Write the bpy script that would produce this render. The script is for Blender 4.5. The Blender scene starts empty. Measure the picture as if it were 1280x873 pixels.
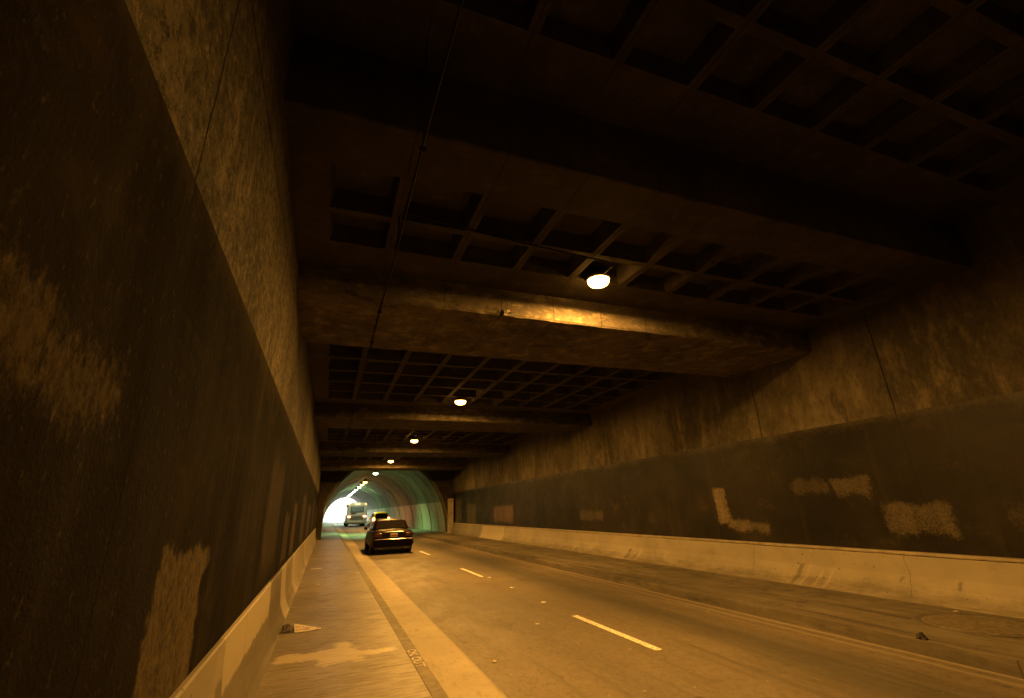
import bpy, bmesh, math, random
from mathutils import Vector, Matrix, Euler
random.seed(7)
R = math.radians
sc = bpy.context.scene
C = sc.collection

# ------------------------------------------------------------------ layout
XL, XR = -0.62, 8.58            # inner faces of the two side walls
SLAB, BEAM, HIGH = 4.75, 4.33, 5.50   # soffit levels (z)
KERB = 0.15                     # footway height above the road
YB, YP, YE = -16.0, 35.0, 124.0  # back end, portal of the arched bore, far mouth
AX, AA, AB = 3.80, 4.35, 5.25   # arched bore: centre, half width, height
BEAMS = [(5.87, 7.85), (14.40, 16.40), (22.90, 24.90), (31.40, 33.40)]

# ------------------------------------------------------------------ shader helper
class Mat:
    def __init__(s, name):
        s.m = bpy.data.materials.new(name); s.m.use_nodes = True
        s.t = s.m.node_tree; s.n = s.t.nodes; s.l = s.t.links
        s.b = s.n['Principled BSDF']; s._pos = None
    def node(s, kind, **kw):
        n = s.n.new(kind)
        for k, v in kw.items(): setattr(n, k, v)
        return n
    def put(s, inp, v):
        if hasattr(v, 'links') or isinstance(v, bpy.types.NodeSocket): s.l.new(v, inp)
        else:
            if isinstance(v, (tuple, list)) and len(v) == 3 and inp.type == 'RGBA': v = (*v, 1)
            inp.default_value = v
    def pos(s):
        if s._pos is None:
            s._pos = s.node('ShaderNodeTexCoord').outputs['Object']
            x = s.node('ShaderNodeSeparateXYZ'); s.l.new(s._pos, x.inputs[0])
            s.X, s.Y, s.Z = x.outputs
        return s._pos
    def math(s, op, a, b=0.0, c=0.0, clamp=False):
        n = s.node('ShaderNodeMath', operation=op, use_clamp=clamp)
        s.put(n.inputs[0], a); s.put(n.inputs[1], b); s.put(n.inputs[2], c)
        return n.outputs[0]
    def noise(s, scale, detail=4, rough=.55, stretch=None, off=(0, 0, 0), dist=0.0):
        p = s.pos()
        mp = s.node('ShaderNodeMapping'); s.l.new(p, mp.inputs[0])
        mp.inputs['Location'].default_value = off
        if stretch: mp.inputs['Scale'].default_value = stretch
        n = s.node('ShaderNodeTexNoise'); s.l.new(mp.outputs[0], n.inputs['Vector'])
        n.inputs['Scale'].default_value = scale; n.inputs['Detail'].default_value = detail
        n.inputs['Roughness'].default_value = rough; n.inputs['Distortion'].default_value = dist
        return n.outputs[0]
    def ramp(s, v, a, b, lo=0.0, hi=1.0, smooth=True):
        n = s.node('ShaderNodeMapRange'); n.interpolation_type = 'SMOOTHSTEP' if smooth else 'LINEAR'
        s.put(n.inputs[0], v); s.put(n.inputs[1], a); s.put(n.inputs[2], b); s.put(n.inputs[3], lo); s.put(n.inputs[4], hi)
        return n.outputs[0]
    def mix(s, f, a, b, mode='MIX'):
        n = s.node('ShaderNodeMix', data_type='RGBA', blend_type=mode)
        s.put(n.inputs[0], f); s.put(n.inputs[6], a); s.put(n.inputs[7], b)
        return n.outputs[2]
    def box(s, u, v, u0, u1, v0, v1, soft=.03):
        m = None
        for c, lo, hi in ((u, u0, u1), (v, v0, v1)):
            for k in (s.ramp(c, lo - soft, lo + soft), s.ramp(c, hi + soft, hi - soft)):
                m = k if m is None else s.math('MULTIPLY', m, k)
        return m
    def union(s, ms):
        r = ms[0]
        for m in ms[1:]: r = s.math('MAXIMUM', r, m)
        return r
    def wob(s, c, amt, scale, off=(0, 0, 0), stretch=None):
        n = s.noise(scale, 4, .6, stretch, off)
        return s.math('MULTIPLY_ADD', s.math('SUBTRACT', n, .5), amt, c)
    def lines(s, c, at, w):
        ms = [s.ramp(s.math('ABSOLUTE', s.math('SUBTRACT', c, a)), w, w * .45) for a in at]
        return s.union(ms)
    def bump(s, *hs, dist=.01, strength=1.0):
        h = hs[0]
        for k in hs[1:]: h = s.math('ADD', h, k)
        n = s.node('ShaderNodeBump'); n.inputs['Distance'].default_value = dist; n.inputs['Strength'].default_value = strength
        s.l.new(h, n.inputs['Height']); s.l.new(n.outputs[0], s.b.inputs['Normal'])
    def set(s, col=None, rough=None, spec=None, metal=None, **kw):
        if col is not None: s.put(s.b.inputs['Base Color'], col)
        if rough is not None: s.put(s.b.inputs['Roughness'], rough)
        if spec is not None: s.put(s.b.inputs['Specular IOR Level'], spec)
        if metal is not None: s.put(s.b.inputs['Metallic'], metal)
        for k, v in kw.items(): s.put(s.b.inputs[k.replace('_', ' ')], v)
        return s.m

def plain(name, col, rough=.5, metal=0.0, spec=.5, var=.25, scale=6, coat=0.0):
    m = Mat(name)
    n = m.noise(scale, 3)
    c = m.mix(m.ramp(n, .3, .7), tuple(x * (1 - var) for x in col), tuple(min(1, x * (1 + var * .5)) for x in col))
    m.set(c, m.math('MULTIPLY_ADD', n, .15, max(0, rough - .07)), spec, metal)
    m.b.inputs['Coat Weight'].default_value = coat
    m.b.inputs['Coat Roughness'].default_value = .06
    return m.m
def glow(name, col, strength):
    m = Mat(name); m.set((.02, .02, .02), .4)
    m.b.inputs['Emission Color'].default_value = (*col, 1); m.b.inputs['Emission Strength'].default_value = strength
    return m.m

# ------------------------------------------------------------------ materials of the place
def mat_upper_wall(name, joints, side):
    m = Mat(name); m.pos()
    big = m.noise(.5, 5, .6, (1, 1, .6), (side * 3, 1, 2)); mid = m.noise(2.4, 6, .65, (1, 1, .35), (1, side, 0))
    fine = m.noise(42, 4, .75); grit = m.noise(130, 2, .6)
    streak = m.noise(3.0, 5, .6, (1, 1.6, .07), (5, side * 2, 0))
    c = m.mix(m.ramp(big, .36, .66), (.085, .073, .052), (.21, .18, .125))
    c = m.mix(m.math('MULTIPLY', m.ramp(streak, .5, .75), .65), c, (.075, .066, .05))
    c = m.mix(m.math('MULTIPLY', m.ramp(mid, .50, .66), .55), c, (.31, .26, .17))
    c = m.mix(m.math('MULTIPLY', m.ramp(mid, .44, .33), .6), c, (.05, .044, .033))
    gr2 = m.noise(15 if side == 1 else 11, 5, .85, None if side == 1 else (1, 1, .5), (side, 6, 1)); ga = 1 if side == 1 else .38
    c = m.mix(m.math('MULTIPLY', m.ramp(gr2, .50, .41), .9 * ga), c, (.028, .025, .019))
    c = m.mix(m.math('MULTIPLY', m.ramp(gr2, .55, .64), .7 * ga), c, (.34, .285, .185))
    # soot gathers under the ceiling with an uneven edge
    soot = m.ramp(m.wob(m.Z, 1.1, 1.3, (2, side, 3)), 3.5, 4.7)
    c = m.mix(m.math('MULTIPLY', soot, .55), c, (.05, .043, .035))
    jl = m.lines(m.wob(m.Y, .035, 5), joints, .011)
    c = m.mix(jl, c, (.012, .01, .008))
    m.bump(m.math('MULTIPLY', fine, .55), m.math('MULTIPLY', mid, .5), m.math('MULTIPLY', grit, .25), m.math('MULTIPLY', jl, -.9), dist=.014)
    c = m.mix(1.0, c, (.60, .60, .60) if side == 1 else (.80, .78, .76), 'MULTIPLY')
    return m.set(c, m.ramp(fine, .3, .7, .68, .88), .2 if side == 2 else .15)

def mat_dado(name, boxes, side):
    """black tar-like paint with rubbed, cleaned and overpainted patches"""
    m = Mat(name); m.pos()
    big = m.noise(.7, 4, .6, None, (side * 4, 2, 0)); fine = m.noise(60, 3, .7); mid = m.noise(3.2, 4, .65, (1, 1, .3), (0, side, 4))
    streak = m.noise(2.6, 4, .6, (1, 1.0, .08), (side, 9, 0)); grit = m.noise(34, 4, .8, (1, 1, .55) if side == 1 else (1, 1, 1))
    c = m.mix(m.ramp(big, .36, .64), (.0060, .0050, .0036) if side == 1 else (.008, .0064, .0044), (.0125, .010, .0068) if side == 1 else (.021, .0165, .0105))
    c = m.mix(m.math('MULTIPLY', m.ramp(streak, .52, .72), .35 if side == 1 else .6), c, (.040, .032, .020))
    c = m.mix(m.math('MULTIPLY', m.ramp(grit, .58, .70), .5), c, (.075, .060, .038))
    st2 = m.noise(9, 4, .7, (1, 1, .05), (2, side, 3))
    c = m.mix(m.math('MULTIPLY', m.ramp(st2, .62, .72), .3), c, (.075, .060, .04))
    cl = m.noise(1.5, 5, .75, (1, .8, 1.2), (3, 7, side))
    c = m.mix(m.math('MULTIPLY', m.ramp(cl, .53, .70), .25 if side == 1 else .6), c, (.055, .041, .023))
    worn = m.math('MULTIPLY', .35 if side == 1 else 1.0, m.math('MULTIPLY', m.ramp(m.wob(m.wob(m.Z, .30, 3.0, (9, 1, side)), .22, 17), 2.72, 3.0), .6))
    c = m.mix(worn, c, (.105, .088, .06))
    jl = m.lines(m.wob(m.Y, .035, 5), [1.86, 4.78, 7.42, 10.2, 12.9, 15.6, 18.3, 21, 24, 27], .010)
    c = m.mix(m.math('MULTIPLY', jl, .7), c, (.003, .003, .002))
    yw = m.wob(m.wob(m.Y, .50, 1.9, (3, side, 1)), .12, 15); zw = m.wob(m.wob(m.Z, .34, 2.3, (7, side, 2)), .10, 17)
    g2 = m.math('MULTIPLY', m.math('SUBTRACT', grit, .5), 2.6); g3 = m.math('MULTIPLY', m.math('SUBTRACT', mid, .5), 1.1)
    for (y0, y1, z0, z1, amt, col, soft) in boxes:
        k = m.box(yw, zw, y0, y1, z0, z1, soft + .03)
        k = m.math('MULTIPLY', m.ramp(m.math('ADD', m.math('ADD', k, g2), g3), .25, 1.45), m.math('MULTIPLY', m.ramp(k, .04, .5), amt))
        c = m.mix(k, c, col)
    m.bump(m.math('MULTIPLY', fine, .5), m.math('MULTIPLY', grit, .4), dist=.003 if side == 2 else .010)
    if side == 1: return m.set(c, m.ramp(mid, .3, .7, .75, .9), .03)
    return m.set(c, m.ramp(cl, .38, .62, .44, .58), .24)

def mat_soffit(name, k, spots=False):
    m = Mat(name); m.pos()
    big = m.noise(.8, 4, .6); mid = m.noise(4, 5, .7, (1, 1, 2) if spots else None, (4, 2, 1)); fine = m.noise(60, 3, .7)
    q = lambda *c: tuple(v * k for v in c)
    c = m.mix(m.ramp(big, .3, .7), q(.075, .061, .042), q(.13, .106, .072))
    c = m.mix(m.math('MULTIPLY', m.ramp(mid, .50, .66), .75 if spots else .35), c, q(.24, .195, .13))
    c = m.mix(m.math('MULTIPLY', m.ramp(mid, .45, .34), .75 if spots else .4), c, q(.03, .026, .02))
    bd = m.lines(m.wob(m.X, .03, 3), [.43 + .855 * i for i in range(10)], .009)
    c = m.mix(m.math('MULTIPLY', bd, .6), c, q(.03, .026, .02))
    m.bump(m.math('MULTIPLY', fine, .35), m.math('MULTIPLY', mid, .6), m.math('MULTIPLY', bd, -.5), dist=.012)
    return m.set(c, .85, .2)

def mat_barrier(name, patches, dark, side):
    m = Mat(name); m.pos()
    big = m.noise(.9, 5, .6, None, (side, 3, 1)); mid = m.noise(5, 6, .65, (1, .5, 1), (side, 1, 3)); fine = m.noise(70, 3, .7)
    c = m.mix(m.ramp(big, .3, .7), (.30, .265, .20), (.40, .35, .26))
    c = m.mix(m.math('MULTIPLY', m.ramp(mid, .55, .75), .35), c, (.20, .17, .12))
    # tyre scuffs and splash along the foot, each with a broken edge
    foot = m.ramp(m.wob(m.wob(m.Z, .30, 1.6, (2, 0, side)), .10, 14), .42, .22)
    sc_ = m.noise(7, 5, .7, (1, .25, 1.2), (side, 0, 8))
    c = m.mix(m.math('MULTIPLY', foot, m.ramp(sc_, .35, .65, .25, .75)), c, (.13, .11, .08))
    spots = m.noise(16, 2, .5, None, (5, 5, side)); c = m.mix(m.math('MULTIPLY', m.ramp(spots, .70, .74), .75), c, (.06, .05, .035))
    yw = m.wob(m.wob(m.Y, .30, 2.0, (1, side, 5)), .07, 16); zw = m.wob(m.Z, .10, 5, (6, side, 2))
    for (y0, y1, z0, z1, amt) in dark:
        c = m.mix(m.math('MULTIPLY', m.box(yw, zw, y0, y1, z0, z1, .02), amt), c, (.13, .11, .075))
    for (y0, y1, z0, z1, amt) in patches:
        c = m.mix(m.math('MULTIPLY', m.box(yw, zw, y0, y1, z0, z1, .02), amt), c, (.52, .46, .34))
    if side == 2:
        sf = m.union([m.box(m.wob(m.math('MULTIPLY_ADD', m.Z, .5, m.Y), .10, 7), m.wob(m.Z, .08, 9), a, a + w_, .17, t_, .015) for a, w_, t_ in ((7.05, .07, .50), (6.8, .05, .44), (6.6, .06, .46), (12.2, .10, .45), (12.5, .06, .40), (16, .15, .42))])
        c = m.mix(m.math('MULTIPLY', sf, .25), c, (.55, .48, .35))
        sd = m.union([m.box(m.wob(m.math('MULTIPLY_ADD', m.Z, .5, m.Y), .12, 6), m.wob(m.Z, .08, 9), a, a + w_, z_, t_, .02) for a, w_, z_, t_ in ((7.2, .10, .17, .50), (5.5, .04, .38, .46), (4.75, .05, .36, .47), (12.7, .12, .17, .42))])
        c = m.mix(m.math('MULTIPLY', sd, .5), c, (.07, .06, .04))
    cr = m.lines(m.wob(m.wob(m.Y, .22, 2.4), .05, 20), [5.2, 8.1, 11.4, 15.6, 19.8, 24.4], .006)
    c = m.mix(m.math('MULTIPLY', cr, .6), c, (.07, .06, .04))
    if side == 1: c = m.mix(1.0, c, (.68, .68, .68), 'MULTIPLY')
    m.bump(m.math('MULTIPLY', fine, .3), m.math('MULTIPLY', mid, .5), m.math('MULTIPLY', cr, -.4), dist=.008)
    return m.set(c, .6, .4)

def mat_footway(name, side):
    m = Mat(name); m.pos()
    big = m.noise(.8, 5, .6, None, (side, 0, 0)); brush = m.noise(6, 5, .65, (.5, 2.8, 1), (0, side, 0)); fine = m.noise(80, 3, .7); mid = m.noise(3, 6, .7, (1, .8, 1), (3, side, 0))
    if side > 0:
        c = m.mix(m.ramp(big, .3, .7), (.12, .102, .073), (.18, .152, .108))
        c = m.mix(m.math('MULTIPLY', m.ramp(mid, .5, .66), .75), c, (.075, .064, .048))
        drift = m.ramp(m.wob(m.wob(m.X, .5, 1.2), .2, 7), 6.75, 6.4)
        c = m.mix(m.math('MULTIPLY', drift, .5), c, (.09, .076, .055))
        rough = m.ramp(mid, .3, .7, .55, .8)
    else:
        c = m.mix(m.ramp(big, .3, .7), (.15, .128, .094), (.235, .20, .148))
        c = m.mix(m.math('MULTIPLY', m.ramp(brush, .50, .68), .5), c, (.085, .073, .054))
        wear = m.noise(14, 5, .75, (.5, 1.6, 1), (1, 4, 0)); c = m.mix(m.math('MULTIPLY', m.ramp(wear, .54, .66), .5), c, (.30, .255, .185)); c = m.mix(m.math('MULTIPLY', m.ramp(wear, .45, .36), .55), c, (.08, .068, .05))
        c = m.mix(m.math('MULTIPLY', m.ramp(mid, .6, .75), .4), c, (.12, .10, .075))
        # spilt pale paint: three lobes with a ragged edge
        xw = m.wob(m.wob(m.X, .34, 3.4, (2, 2, 0)), .07, 22); yw = m.wob(m.wob(m.Y, .55, 2.6, (5, 1, 0)), .09, 20, (3, 3, 0))
        k = m.union([m.box(xw, yw, -.34, .10, 6.38, 6.68, .03), m.box(xw, yw, .02, .52, 6.10, 6.72, .03), m.box(xw, yw, .45, .86, 6.30, 6.52, .04), m.box(xw, yw, .24, .44, 6.6, 6.95, .04)])
        c = m.mix(m.math('MULTIPLY', k, .75), c, (.47, .40, .27))
        k2 = m.union([m.box(m.wob(m.X, .05, 12), m.wob(m.Y, .07, 12), -.30, .0, 16.1, 16.4, .02)])
        c = m.mix(k2, c, (.55, .48, .36))
        rough = m.ramp(brush, .3, .7, .36, .6)
    if side > 0:
        tr = m.noise(3, 5, .7, (3.0, .12, 1), (4, 4, 0)); c = m.mix(m.math('MULTIPLY', m.ramp(tr, .52, .66), .6), c, (.25, .21, .15)); c = m.mix(m.math('MULTIPLY', m.ramp(tr, .46, .36), .7), c, (.045, .038, .028))
    seams = m.lines(m.wob(m.Y, .02, 6), [3.1 + 3.05 * k for k in range(12)], .010)
    c = m.mix(m.math('MULTIPLY', seams, .6), c, (.06, .05, .04))
    m.bump(m.math('MULTIPLY', fine, .3), m.math('MULTIPLY', brush, .5), m.math('MULTIPLY', seams, -.6), dist=.006)
    return m.set(c, rough, .5)

def mat_gutter():
    m = Mat('gutter_concrete'); m.pos()
    big = m.noise(1.1, 5, .6); fine = m.noise(90, 3, .7); spots = m.noise(9, 2, .5)
    c = m.mix(m.ramp(big, .3, .7), (.29, .245, .17), (.37, .315, .22))
    c = m.mix(m.math('MULTIPLY', m.ramp(spots, .68, .74), .6), c, (.17, .14, .10))
    wear = m.noise(7, 5, .75, (1.5, .5, 1), (1, 4, 0)); c = m.mix(m.math('MULTIPLY', m.ramp(wear, .48, .34), .6), c, (.20, .17, .115)); c = m.mix(m.math('MULTIPLY', m.ramp(m.noise(30, 3, .8), .60, .70), .4), c, (.15, .125, .09))
    edge = m.math('MAXIMUM', m.ramp(m.wob(m.wob(m.X, .10, 1.5), .03, 16), 1.24, 1.15), m.ramp(m.wob(m.wob(m.X, .06, 1.1), .05, 12), 1.67, 1.74))
    c = m.mix(m.math('MULTIPLY', edge, .6), c, (.16, .135, .10))
    seams = m.lines(m.wob(m.Y, .02, 6), [3.1 + 6.1 * k for k in range(6)], .008)
    c = m.mix(m.math('MULTIPLY', seams, .5), c, (.10, .085, .06))
    m.bump(m.math('MULTIPLY', fine, .3), m.math('MULTIPLY', seams, -.5), dist=.004)
    return m.set(c, .62, .4)

def mat_asphalt():
    m = Mat('worn_asphalt'); m.pos()
    big = m.noise(.45, 5, .6, (1, .35, 1)); agg = m.noise(95, 3, .8); agg2 = m.noise(38, 3, .7, None, (4, 4, 0)); mid = m.noise(2.2, 6, .65, (1, .5, 1), (2, 5, 0))
    c = m.mix(m.ramp(big, .3, .7), (.105, .086, .060), (.15, .122, .084))
    c = m.mix(m.math('MULTIPLY', m.ramp(agg, .53, .66), .7), c, (.30, .25, .175))
    c = m.mix(m.math('MULTIPLY', m.ramp(agg2, .45, .32), .6), c, (.045, .038, .028))
    pa = m.noise(13, 5, .8, (1.2, .7, 1), (3, 9, 0)); c = m.mix(m.math('MULTIPLY', m.ramp(pa, .50, .37), .6), c, (.06, .05, .036)); c = m.mix(m.math('MULTIPLY', m.ramp(pa, .56, .68), .45), c, (.24, .20, .14))
    tr = m.noise(2.2, 5, .7, (2.6, .10, 1), (4, 4, 0)); c = m.mix(m.math('MULTIPLY', m.math('MULTIPLY', m.ramp(tr, .50, .64), .5), m.ramp(m.X, 4.2, 5.4)), c, (.23, .19, .135)); c = m.mix(m.math('MULTIPLY', m.ramp(tr, .46, .36), .4), c, (.055, .046, .034))
    vo = m.node('ShaderNodeTexVoronoi', feature='DISTANCE_TO_EDGE'); mp = m.node('ShaderNodeMapping'); mp.inputs['Scale'].default_value = (.42, .30, 1)
    dn = m.node('ShaderNodeVectorMath', operation='ADD'); nz = m.node('ShaderNodeTexNoise'); nz.inputs['Scale'].default_value = 2.4; nz.inputs['Detail'].default_value = 4
    m.l.new(m.pos(), nz.inputs['Vector']); m.l.new(m.pos(), dn.inputs[0]); m.l.new(nz.outputs['Color'], dn.inputs[1]); m.l.new(dn.outputs[0], mp.inputs[0]); m.l.new(mp.outputs[0], vo.inputs['Vector'])
    crk = m.math('MULTIPLY', m.ramp(vo.outputs['Distance'], .0055, .0015), m.ramp(m.noise(.6, 3, .5, None, (6, 2, 0)), .50, .58))
    c = m.mix(m.math('MULTIPLY', crk, .8), c, (.022, .019, .014))
    # oil and rubber film down the right lane, the paler wheel tracks beside it
    xw = m.wob(m.wob(m.X, .7, .8, (0, 3, 0), (1, .3, 1)), .12, 7)
    film = m.box(xw, m.Y, 4.70, 5.45, -40, 300, .42)
    c = m.mix(m.math('MULTIPLY', film, .72), c, (.046, .043, .034))
    film2 = m.box(xw, m.Y, 2.5, 3.0, -40, 300, .3)
    c = m.mix(m.math('MULTIPLY', film2, .3), c, (.06, .05, .038))
    xe = m.wob(m.wob(m.X, .10, .9), .03, 9); edge = m.math('MAXIMUM', m.box(xe, m.Y, 6.13, 6.4, -40, 300, .025), m.math('MULTIPLY', .8, m.box(xe, m.Y, 5.93, 6.00, -40, 300, .03)))
    c = m.mix(m.math('MULTIPLY', edge, .75), c, (.25, .21, .15))
    sp = m.noise(5, 3, .6, None, (8, 8, 0)); c = m.mix(m.math('MULTIPLY', m.ramp(sp, .66, .72), .8), c, (.045, .038, .028))
    sp2 = m.noise(11, 2, .5, None, (1, 6, 0)); c = m.mix(m.math('MULTIPLY', m.ramp(sp2, .715, .75), .8), c, (.35, .29, .2))
    m.bump(m.math('MULTIPLY', agg, .6), m.math('MULTIPLY', agg2, .5), m.math('MULTIPLY', mid, .3), dist=.006)
    return m.set(c, m.ramp(mid, .3, .7, .48, .66), .45)

def mat_paint(name='road_paint', col=(.72, .68, .58)):
    m = Mat(name); m.pos()
    w = m.noise(28, 4, .7)
    c = m.mix(m.ramp(w, .50, .62), col, (.22, .185, .13))
    m.bump(m.noise(90, 3, .7), dist=.003)
    return m.set(c, .55, .4)

def mat_bore(name, lo):
    m = Mat(name); m.pos()
    big = m.noise(.45, 5, .6, (1, .8, 1)); streak = m.noise(2.0, 5, .65, (1, 1.6, .10)); fine = m.noise(40, 3, .7)
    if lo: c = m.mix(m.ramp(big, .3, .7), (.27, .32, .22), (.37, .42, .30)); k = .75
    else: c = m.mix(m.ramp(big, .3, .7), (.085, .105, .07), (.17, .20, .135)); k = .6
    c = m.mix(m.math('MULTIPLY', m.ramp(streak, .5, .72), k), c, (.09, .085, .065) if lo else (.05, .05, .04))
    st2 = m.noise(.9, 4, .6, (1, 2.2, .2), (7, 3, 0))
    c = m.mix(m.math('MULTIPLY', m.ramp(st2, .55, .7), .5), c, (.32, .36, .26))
    m.bump(m.math('MULTIPLY', fine, .4), m.math('MULTIPLY', streak, .5), dist=.012)
    return m.set(c, .5 if lo else .7, .45)

# ------------------------------------------------------------------ geometry helper
def link(name, bm, mat, parent=None, smooth=False, loc=(0, 0, 0)):
    me = bpy.data.meshes.new(name)
    bmesh.ops.recalc_face_normals(bm, faces=bm.faces)
    bm.to_mesh(me); bm.free()
    for m in (mat if isinstance(mat, (list, tuple)) else [mat]): me.materials.append(m)
    if smooth:
        for p in me.polygons: p.use_smooth = True
    o = bpy.data.objects.new(name, me); C.objects.link(o); o.location = loc
    if parent: o.parent = parent
    return o
def tag(o, label=None, cat=None, group=None, kind=None):
    if label: o['label'] = label
    if cat: o['category'] = cat
    if group: o['group'] = group
    if kind: o['kind'] = kind
    return o
def thing(name, label, cat, loc=(0, 0, 0), rz=0, group=None):
    o = bpy.data.objects.new(name, None); C.objects.link(o)
    o.location = loc; o.rotation_euler = (0, 0, rz); o.empty_display_size = .2
    return tag(o, label, cat, group)
def box(bm, x0, x1, y0, y1, z0, z1, bev=0.0, seg=1):
    g = bmesh.ops.create_cube(bm, size=1)
    vs = g['verts']
    for v in vs: v.co = Vector(((x0 + x1) / 2 + v.co.x * (x1 - x0), (y0 + y1) / 2 + v.co.y * (y1 - y0), (z0 + z1) / 2 + v.co.z * (z1 - z0)))
    if bev:
        es = list({e for v in vs for e in v.link_edges})
        bmesh.ops.bevel(bm, geom=es, offset=bev, segments=seg, affect='EDGES', profile=.5)
def bx(*a, **k):
    bm = bmesh.new(); box(bm, *a, **k); return bm
def tube(bm, pts, r, n=8, cap=True):
    rings = []
    for i, p in enumerate(pts):
        p = Vector(p); d = (Vector(pts[min(i + 1, len(pts) - 1)]) - Vector(pts[max(i - 1, 0)])).normalized()
        u = d.orthogonal().normalized() if abs(d.z) > .95 else d.cross(Vector((0, 0, 1))).normalized()
        w = d.cross(u); rr = r[i] if isinstance(r, (list, tuple)) else r
        rings.append([bm.verts.new(p + (u * math.cos(a) + w * math.sin(a)) * rr) for a in [2 * math.pi * k / n for k in range(n)]])
    for a, b in zip(rings, rings[1:]):
        for k in range(n): bm.faces.new((a[k], a[(k + 1) % n], b[(k + 1) % n], b[k]))
    if cap: bm.faces.new(rings[0][::-1]); bm.faces.new(rings[-1])
def lathe(bm, prof, c=(0, 0, 0), n=24, axis='z'):
    """prof: (radius, height) pairs"""
    rings = []
    for r, h in prof:
        ring = []
        for k in range(n):
            a = 2 * math.pi * k / n
            p = (r * math.cos(a), r * math.sin(a), h) if axis == 'z' else (h, r * math.cos(a), r * math.sin(a))
            ring.append(bm.verts.new(Vector(c) + Vector(p)))
        rings.append(ring)
    for a, b in zip(rings, rings[1:]):
        for k in range(n): bm.faces.new((a[k], a[(k + 1) % n], b[(k + 1) % n], b[k]))
    if prof[0][0] > 1e-4: bm.faces.new(rings[0][::-1])
    if prof[-1][0] > 1e-4: bm.faces.new(rings[-1])
    bmesh.ops.remove_doubles(bm, verts=bm.verts, dist=1e-5)
def extrude_profile(bm, prof, ys, jit=0.0):
    """closed profile of (x, z) swept along y"""
    rings = [[bm.verts.new((x + random.uniform(-jit, jit), y, z + random.uniform(-jit, jit))) for x, z in prof] for y in ys]
    n = len(prof)
    for a, b in zip(rings, rings[1:]):
        for k in range(n): bm.faces.new((a[k], a[(k + 1) % n], b[(k + 1) % n], b[k]))
    bm.faces.new(rings[0]); bm.faces.new(rings[-1][::-1])
def frange(a, b, s):
    n = max(1, round((b - a) / s)); return [a + (b - a) * i / n for i in range(n + 1)]

# ------------------------------------------------------------------ ground, road, footways
m_asph = mat_asphalt(); m_paint = mat_paint(); m_gut = mat_gutter()
m_foot_l = mat_footway('brushed_footway', 0); m_foot_r = mat_footway('dirty_footway', 1)
earth = plain('dry_earth', (.24, .20, .14), .9, scale=.3)
bm = bmesh.new()
G = 1500
for (x0, x1, y0, y1) in ((-G, G, YE + .6, YE + 2 * G), (-G, -1.3, -G, YE + .6), (9.4, G, -G, YE + .6), (-1.3, 9.4, -G, YB - .6)):
    bm.faces.new([bm.verts.new(p) for p in ((x0, y0, -.06), (x1, y0, -.06), (x1, y1, -.06), (x0, y1, -.06))])
tag(link('ground', bm, earth), kind='structure')
def sheet(name, x0, x1, y0, y1, z, th, m):
    return tag(link(name, bx(x0, x1, y0, y1, z - th, z), m), kind='structure')
sheet('road', .95, 6.32, YB, 420, 0, .05, m_asph)
sheet('gutter_strip', 1.118, 1.72, YB, YE, .006, .03, m_gut)
sheet('sidewalk', XL - .3, .988, YB, YE + 8, KERB, .2, m_foot_l)
kerb = sheet('kerb', .990, 1.115, YB, YE + 8, KERB + .003, .2, plain('kerb_concrete', (.17, .145, .105), .65, scale=7, var=.4))
sheet('sidewalk', 6.34, XR + .3, YB, YE + 8, KERB, .2, m_foot_r)
sheet('kerb', 6.20, 6.338, YB, YE + 8, KERB - .004, .2, mat_footway('kerb_grime', 1))

# sprayed survey writing on the left kerb: OK OUT
def strokes(bm, paths, org, ux, uy, w, z):
    for path in paths:
        pts = [Vector((org[0] + ux[0] * a + uy[0] * b, org[1] + ux[1] * a + uy[1] * b, z)) for a, b in path]
        for i, (p, q) in enumerate(zip(pts, pts[1:])):
            d = (q - p).normalized(); s = Vector((-d.y, d.x, 0)) * w / 2; e = d * w * .35
            vs = [p - s - e, q - s + e, q + s + e, p + s - e]; zz = Vector((0, 0, .0007 * (i % 3)))
            f = [bm.verts.new(v + zz) for v in vs]; g = [bm.verts.new(v + zz + Vector((0, 0, .002))) for v in vs]
            bm.faces.new(g)
            for k in range(4): bm.faces.new((f[k], f[(k + 1) % 4], g[(k + 1) % 4], g[k]))
ring = [(.5 + .5 * math.cos(a), .5 + .5 * math.sin(a)) for a in [2 * math.pi * k / 10 for k in range(11)]]
LET = {'O': [ring], 'K': [[(0, 0), (.05, 1)], [(.9, 1), (.1, .45)], [(.2, .52), (1, 0)]],
       'U': [[(0, 1), (.02, .25), (.3, 0), (.7, .02), (.95, .3), (1, 1)]], 'T': [[(0, 1), (1, .96)], [(.5, 1), (.55, 0)]]}
bm = bmesh.new()
y = 6.22
for ch in 'OK OUT':
    if ch == ' ': y -= .06; continue
    strokes(bm, [[(a, b) for a, b in pth] for pth in LET[ch]], (1.005, y), (0, -.105), (.088, 0), .017, KERB + .004)
    y -= .125
link('painted_letters', bm, mat_paint('spray_paint', (.62, .56, .50)), kerb)

# lane dashes
bm = bmesh.new()
for k in range(-2, 15):
    y0 = 5.40 + 7.32 * k
    box(bm, 3.80 + .016 * max(0, y0 - 6) * .6, 3.90 + .016 * max(0, y0 - 6) * .6, y0, y0 + 2.13, .001, .006)
tag(link('lane_marking', bm, m_paint), kind='structure')
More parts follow.
